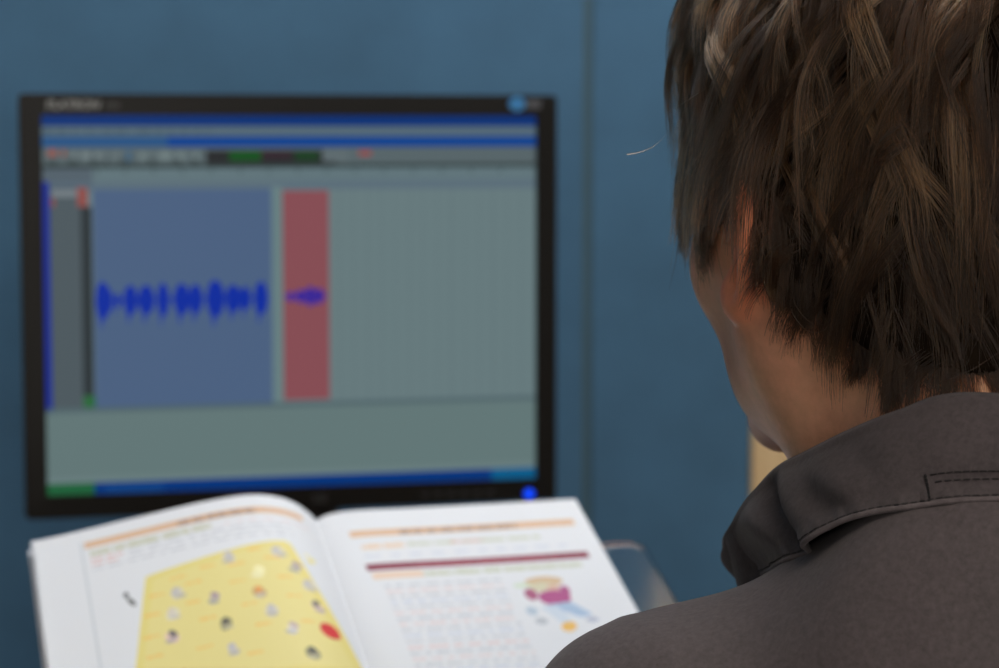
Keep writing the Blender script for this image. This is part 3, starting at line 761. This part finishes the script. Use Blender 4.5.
for i in range(NC):
    a = TC[i]; ax_ = neck_axis(a[2]-.035); dn = a-outd[i]*.010; dn = dn-np.array([0, 0, .040]); inner.append(dn)
inner = np.array(inner)
ii = np.arange(NC)
for r_ in np.linspace(0, 1, 8)[:-1]:
    p = inner*(1-r_)+TC*r_-outd*(.004*math.sin(r_*PI)); rows.append(p)
for r_ in np.linspace(0, 1, NR):
    p = TC*(1-r_)+BC*r_
    bulge = .0055*math.sin(min(1, r_*1.2)*PI*.9)+(.0016*math.exp(-((r_-.04)/.05)**2))
    wr = .0011*np.sin(ii*.33+2.2*r_+1.5*np.sin(ii*.07))*math.sin(r_*PI)+.0004*np.sin(ii*.75+1.3*np.sin(ii*.21))*math.exp(-((r_-.93)/.10)**2)
    wr = wr-.0060*np.exp(-((ii-199)/4.5)**2)*min(1, r_*2.5)+.0030*np.exp(-((ii-190)/6.)**2)*min(1, r_*2)+.0004*np.sin(ii*1.7)*math.exp(-((r_-.93)/.06)**2)+.0012*np.sin(ii*.21+5*r_)*math.sin(r_*PI)
    rows.append(p+outd*(bulge+wr)[:, None])
NRR = len(rows); V = np.array(rows).reshape(-1, 3); g = np.arange(NRR*NC).reshape(NRR, NC)
Q = np.stack([g[:-1, :-1], g[1:, :-1], g[1:, 1:], g[:-1, 1:]], -1).reshape(-1, 4)
collar = rel(mesh_np('collar', V, Q, M['collar'], shirt if False else person)); collar['label'] = 'folded shirt collar'
sm = collar.modifiers.new('s', 'SOLIDIFY'); sm.thickness = .0016; sm.offset = 0
# worn piped edge and stitching, sub-parts of the collar
def crow(r_, off=0):
    p = TC*(1-r_)+BC*r_; bulge = .0055*math.sin(min(1, r_*1.2)*PI*.9)
    wr = .0011*np.sin(ii*.33+2.2*r_+1.5*np.sin(ii*.07))*math.sin(r_*PI)+.0004*np.sin(ii*.75+1.3*np.sin(ii*.21))*math.exp(-((r_-.93)/.10)**2)
    wr = wr-.0060*np.exp(-((ii-199)/4.5)**2)*min(1, r_*2.5)+.0030*np.exp(-((ii-190)/6.)**2)*min(1, r_*2)+.0004*np.sin(ii*1.7)*math.exp(-((r_-.93)/.06)**2)+.0012*np.sin(ii*.21+5*r_)*math.sin(r_*PI)
    return p+outd*((bulge+wr)[:, None]+off)
i0, i1 = 8, NC-26
ed = MB().tube(crow(1.0, .0003)[i0:i1], .0011, 8).build('collar_edge', M['piping'], collar, smooth=True); ed.data.transform(Matrix.Translation(person.location).inverted())
stc = MB()
def stitches(line, step=.0034, ln=.0024, r=.00026):
    d = np.r_[0, np.cumsum(np.linalg.norm(np.diff(line, axis=0), axis=1))]; x = 0
    while x+ln < d[-1]:
        a, b = [np.array([np.interp(v, d, line[:, k]) for k in range(3)]) for v in (x, x+ln)]; stc.tube([a, b], r, 4); x += step
stitches(crow(.955, .0012)[i0:i1])
# the stitched band at the back of the collar starts below the left shoulder blade of the collar
ib = int(np.argmin(np.linalg.norm(crow(.9)-P(931, 497, .853), axis=1)))
ie = int(NC-1-ib)
lo_, hi_ = min(ib, ie), max(ib, ie)
stitches(crow(.80, .0012)[lo_:hi_]); stitches(crow(.72, .0012)[lo_:hi_], .0030)
for e_ in (ib, ie):
    a = np.array([crow(r_, .0013)[e_] for r_ in np.linspace(.70, .99, 10)]); stitches(a, .0016, .0013, .0005)
st_o = stc.build('stitching', M['thread'], collar); st_o.data.transform(Matrix.Translation(person.location).inverted())

# ---- hair
KR = np.array([.006, -.060, .128], np.float32)
def hsdf(p):
    d = smin(skull(p), face(p), .025)
    for s in (-1, 1): d = smin(d, ell(p, (s*.083, -.012, .016), (.012, .024, .028)), .012)
    w = (p @ HR.T.astype(np.float32))+HO.astype(np.float32)
    return smin(d, neckf(w), .04)
def hgrad(p):
    e = .001; g = np.stack([hsdf(p+np.array(v, np.float32)*e)-hsdf(p-np.array(v, np.float32)*e) for v in ((1, 0, 0), (0, 1, 0), (0, 0, 1))], -1)
    return g/(np.linalg.norm(g, axis=-1, keepdims=True)+1e-9)
def zroot(y): return np.interp(y, [-.12, -.085, -.055, -.030, -.018, .008, .022, .040, .060, .075, .11], [-.044, -.044, -.030, -.006, .028, .044, .008, .004, .040, .070, .082])
def ztip(y): return np.interp(y, [-.12, -.085, -.060, -.045, -.030, -.005, .015, .035, .055, .08, .12], [-.054, -.056, -.042, -.030, -.006, .026, .008, -.014, .000, .030, .040])
def sample_roots(n):
    out = []
    tot = 0
    while tot < n:
        v = rng.normal(size=(n*2, 3)).astype(np.float32); v /= np.linalg.norm(v, axis=1)[:, None]
        p = np.array([0, -.01, .04], np.float32)+v*.12
        for _ in range(6): p = p-hgrad(p)*hsdf(p)[:, None]
        ok = p[:, 2] > zroot(p[:, 1]); p = p[ok]; out.append(p); tot += len(p)
    return np.concatenate(out)[:n]
NS = 18
GL = (HR.T @ np.array([0, 0, -1.])).astype(np.float32)
def flow(p, nrm):
    rad = p-KR; rad -= (rad*nrm).sum(-1, keepdims=True)*nrm; dist = np.linalg.norm(p-KR, axis=1, keepdims=True)
    rad /= np.linalg.norm(rad, axis=1, keepdims=True)+1e-6
    sw = np.cross(nrm, rad)*.25*np.exp(-dist/.05)                      # the whorl at the crown
    gv = GL-(nrm@GL)[:, None]*nrm
    f = rad*np.exp(-(dist/.07)**2)*1.0+gv*(.45+.8*np.clip(dist/.12, 0, 1))+sw
    return f/(np.linalg.norm(f, axis=1, keepdims=True)+1e-6)
def simulate(roots, L, lift, swirl, curl):
    n = len(roots); p = roots.copy(); pts = [p.copy()]; nrm = hgrad(p); st = (L/(NS-1))[:, None]
    ang = swirl
    d = flow(p, nrm); t_ = np.cross(nrm, d); d = d*np.cos(ang)[:, None]+t_*np.sin(ang)[:, None]; d = d+nrm*.55; d /= np.linalg.norm(d, axis=1, keepdims=True)
    for k in range(NS-1):
        s = k/(NS-1); nrm = hgrad(p); f = flow(p, nrm); t_ = np.cross(nrm, f)
        a = swirl*(1-.6*s)+curl*math.sin(s*3.6); tgt = f*np.cos(a)[:, None]+t_*np.sin(a)[:, None]
        dd = hsdf(p); want = lift*min(1, s*3+.15)*(1-.5*s)
        tgt = tgt+nrm*np.clip((want-dd)*60, -1.5, 1.2)[:, None]+GL*.25*s
        tgt /= np.linalg.norm(tgt, axis=1, keepdims=True); d = d*.62+tgt*.38; d /= np.linalg.norm(d, axis=1, keepdims=True)
        p = p+d*st; dd = hsdf(p); pen = np.clip(.0015-dd, 0, .02); p = p+hgrad(p)*pen[:, None]; pts.append(p.copy())
    return np.stack(pts, 1)
def lengths(r, base):
    zt_ = ztip(r[:, 1]); ln = (r[:, 2]-zt_)*1.04+.007; return np.clip(np.minimum(base, np.maximum(ln, .016)), .014, .16)
nL = 900
Lr = sample_roots(nL); Llen = lengths(Lr, rng.uniform(.060, .125, nL))*rng.uniform(.80, 1.04, nL)
def smooth_field(r, seed, fr):
    g_ = np.random.default_rng(seed); out = np.zeros(len(r))
    for _ in range(6):
        k = g_.normal(size=3)*fr; out += np.sin(r@k+g_.uniform(0, 6.28))
    return out/2.4
Llift = np.clip(.016+.006*smooth_field(Lr, 3, 60)+rng.normal(0, .003, nL), .005, .024)*np.interp(Lr[:, 2], [-.03, .02, .06, .10], [.22, .40, .66, 1.08])*np.interp(Lr[:, 1]-.6*Lr[:, 2], [-.04, .02], [1, .62])
Lsw = .24*smooth_field(Lr, 5, 28)+rng.normal(0, .13, nL); Lcu = rng.normal(0, .65, nL)
cw = 1-.8*np.exp(-(np.linalg.norm(Lr-KR, axis=1)/.045)**2); Lsw = np.clip(Lsw, -.42, .42)*cw; Lcu = np.clip(Lcu, -.85, .85)*cw
LC = simulate(Lr, Llen.astype(np.float32), Llift, Lsw, Lcu)
nM = 6000
Lsh = rng.random(nL)**1.2
Mr = sample_roots(nM)
def nearest(a, b):
    out = np.empty(len(a), int)
    for i in range(0, len(a), 2000): out[i:i+2000] = ((a[i:i+2000, None]-b[None])**2).sum(-1).argmin(1)
    return out
mi = nearest(Mr, Lr)
Mlen = lengths(Mr, Llen[mi]*rng.uniform(.85, 1.1, nM)+.0)
MC = simulate(Mr, Mlen.astype(np.float32), np.clip(Llift[mi]+rng.normal(0, .0025, nM), .003, .028), Lsw[mi]+rng.normal(0, .08, nM), Lcu[mi]+rng.normal(0, .12, nM))
tt = np.linspace(0, 1, NS)[None, :, None]
# resample the lock curve at this guide's own length so that clumping never stretches a hair
frac = np.clip(Mlen/Llen[mi], .3, 1.15)
idx = np.clip(tt[..., 0]*frac[:, None]*(NS-1), 0, NS-1.001); i0_ = idx.astype(int); fr_ = (idx-i0_)[..., None]
LCm = LC[mi][np.arange(nM)[:, None], i0_]*(1-fr_)+LC[mi][np.arange(nM)[:, None], i0_+1]*fr_
cl = (.76*tt**.7)*rng.uniform(.6, 1.1, nM)[:, None, None]
MC = MC*(1-cl)+LCm*cl
nS = 76000
si = rng.integers(0, nM, nS); off = rng.normal(0, .0016, (nS, 3)); nn = hgrad(MC[si, 0].astype(np.float32)); off -= (off*nn).sum(1, keepdims=True)*nn*.9
keep = (1-.70*tt**.9)*rng.uniform(.7, 1.15, nS)[:, None, None]
SCv = MC[si]+off[:, None, :]*keep
SCv += (rng.normal(0, .0011, (nS, 1, 3))*tt**1.5)                                # stray tips
ph = rng.uniform(0, 6.28, (nS, 3)); SCv += .0004*np.sin(tt*rng.uniform(3, 9, (nS, 1, 1))+ph[:, None, :])*tt
short = rng.uniform(.62, 1.0, nS)
ids = np.clip(tt[..., 0]*short[:, None]*(NS-1), 0, NS-1.001); a_ = ids.astype(int); f_ = (ids-a_)[..., None]
SCv = SCv[np.arange(nS)[:, None], a_]*(1-f_)+SCv[np.arange(nS)[:, None], a_+1]*f_
# fly-away hairs
fly = rng.random(nS) < .006; fv = rng.normal(0, .007, (nS, 1, 3)); SCv += np.where(fly[:, None, None], fv*tt**1.8, 0)
# hair is tucked clear of the lower half of each ear
ecut = (np.abs(SCv[..., 0]) > .066) & (SCv[..., 1] > -.026) & (SCv[..., 1] < .013) & (SCv[..., 2] < .010+rng.normal(0, .004, (nS, 1)))
ecut = np.maximum.accumulate(ecut, axis=1); first = np.where(ecut.any(1), ecut.argmax(1), NS)
jj = np.minimum(np.arange(NS)[None], np.maximum(first-1, 0)[:, None]); SCv = SCv[np.arange(nS)[:, None], jj]
SCv += (np.arange(NS)[None]-jj)[..., None]*np.array([0, 0, -.00004])
Wd = SCv @ HR.T+HO
rad = .00009+.00007*rng.random(nS)[:, None]**2; radf = (rad*(1.05-.75*np.linspace(0, 1, NS)[None]**2))*np.where(ecut, .05, 1)
# a few single long hairs seen against the neck and the wall
def arc(pts, r0, r1): q = spl(pts, NS); return q, np.linspace(r0, r1, NS)
ex = [arc([P(672, 128, .97), P(663, 138, .97), P(652, 147, .968), P(640, 152, .966), P(627, 154.5, .965)], .00002, .00016),
      arc([P(999, 352, .86), P(975, 368, .858), P(955, 377, .858), P(938, 384, .86)], .0001, .00006),
      arc([P(790, 295, .93), P(792, 312, .925), P(806, 330, .922), P(822, 331, .92), P(832, 320, .918)], .0001, .0001),
      arc([P(792, 290, .93), P(796, 306, .925), P(810, 322, .922), P(824, 324, .92), P(834, 312, .918)], .0001, .00007),
      arc([P(818, 340, .92), P(830, 355, .915), P(846, 356, .91), P(856, 345, .905)], .00007, .00004),
      arc([P(722, 243, .985), P(735, 246, .98), P(748, 243, .975)], .00007, .00007)]
# a thick curl tucked behind the ear lobe
for k in range(420):
    j = rng.normal(0, .0016, 3); sc_ = rng.uniform(.8, 1.1)
    c0 = P(800, 272, .935); ln = []
    for a in np.linspace(-.2, 1.55*PI*rng.uniform(.75, 1.05), 7): ln.append(c0+j+np.array([-.0125*sc_*math.cos(a*1.0+2.6), .006*math.sin(a), .0120*sc_*math.sin(a+2.6)*1]))
    ln = [P(795+rng.normal(0, 6), 236, .94)]+ln
    ex.append(arc(ln, .00007, .00004))
Wd = np.concatenate([Wd, np.stack([e_[0] for e_ in ex])]); radf = np.concatenate([radf, np.stack([e_[1] for e_ in ex])])
hp = (Wd-np.array(person.location)).astype(np.float32)
# the thick under-hair that the strands lie on
def massf(w):
    p = toH(w); d = hsdf(p)-(.0055+.0015*np.sin(70*p[..., 0])*np.sin(60*p[..., 1]+50*p[..., 2]))
    return smax(d, (zroot(p[..., 1])+.004-p[..., 2])*.6, .006)
V, Q = sdf_mesh(massf, tuple(HO-.17), tuple(HO+.18), .004)
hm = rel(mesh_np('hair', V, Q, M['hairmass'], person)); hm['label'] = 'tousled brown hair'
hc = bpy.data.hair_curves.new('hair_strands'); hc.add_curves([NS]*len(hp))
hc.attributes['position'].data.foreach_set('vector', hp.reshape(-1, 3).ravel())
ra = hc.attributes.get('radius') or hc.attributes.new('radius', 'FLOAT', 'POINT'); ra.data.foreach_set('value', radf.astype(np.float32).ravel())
sh = hc.attributes.new('shade', 'FLOAT', 'CURVE'); sv = np.full(len(hp), .35, np.float32); root_shade = np.interp(Lr[:, 2], [-.03, .02, .07], [.12, .38, 1.05]); sv[:nS] = np.clip(Lsh[mi[si]]*root_shade[mi[si]]+rng.normal(0, .10, nS), 0, 1); sv[nS] = 1; sh.data.foreach_set('value', sv)  # low-rooted locks coloured darker: shade of the overhanging hair put into the colour
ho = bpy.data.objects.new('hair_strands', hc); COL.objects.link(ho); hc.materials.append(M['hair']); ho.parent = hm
SC.cycles_curves.subdivisions = 1; SC.cycles_curves.shape = 'RIBBONS'

# ================================================================== CHAIR
cpos = NB+TR_@np.array([0, -.07, 0])
chair = empty('office_chair', (float(cpos[0]), float(cpos[1]), 0), YAW); tag(chair, 'black office chair under the sitting person', 'chair')
SZ = 1.06-.52-.135
b = MB(); b.prism(rrect(-.24, -.22, .24, .24, .08, 6), SZ-.06, SZ+.0); b.build('seat', M['chairfab'], chair, .015, 3)
b = MB(); b.prism(rrect(-.2, SZ+.12, .2, SZ+.42, .06, 6), -.02, .03)
o = b.build('backrest', M['chairfab'], chair, .012, 3); o.data.transform(Matrix.Translation((0, -.235, 0)) @ Matrix.Rotation(PI/2, 4, 'X'))
MB().tube([(0, -.05, SZ-.075), (0, -.24, SZ-.07), (0, -.285, SZ), (0, -.285, SZ+.2)], .012, 10).build('back_support', M['dark'], chair, smooth=True)
b = MB(); b.lathe([(.03, .07), (.03, .2), (.018, .2), (.018, SZ-.06)], 24); b.build('column', M['metal'], chair)
for k in range(5):
    a = 2*PI*k/5+.3; c, s = math.cos(a), math.sin(a)
    MB().tube([(0, 0, .095), (c*.15, s*.15, .088), (c*.27, s*.27, .07)], [.024, .02, .014], 8).build('leg', M['dark'], chair, smooth=True)
    w = MB(); w.lathe([(.012, -.02), (.027, -.016), (.027, .016), (.012, .02)], 20); o = w.build('caster', M['dark'], chair); o.data.transform(Matrix.Translation((c*.27, s*.27, .0275)) @ Matrix.Rotation(a, 4, 'Z') @ Matrix.Rotation(PI/2, 4, 'X'))

# ================================================================== CAMERA
cd = bpy.data.cameras.new('camera'); cam = bpy.data.objects.new('camera', cd); COL.objects.link(cam)
cd.sensor_width = 36; cd.lens = FP*36/999; cam.location = CAM; cam.rotation_euler = (PI/2-TH, 0, 0)
cd.dof.use_dof = True; cd.dof.focus_distance = .915; cd.dof.aperture_fstop = 10.5; cd.clip_start = .02
SC.camera = cam
w = bpy.data.worlds.new('world'); SC.world = w; w.use_nodes = True; w.node_tree.nodes['Background'].inputs['Color'].default_value = (.02, .02, .02, 1)
SC.view_settings.view_transform = 'Standard'; SC.view_settings.look = 'None'; SC.view_settings.gamma = 1; SC.view_settings.exposure = 0; SC.view_settings.use_curve_mapping = False
SC.cycles.use_denoising = True; SC.cycles.use_adaptive_sampling = False; SC.cycles.max_bounces = 8; SC.cycles.transparent_max_bounces = 8
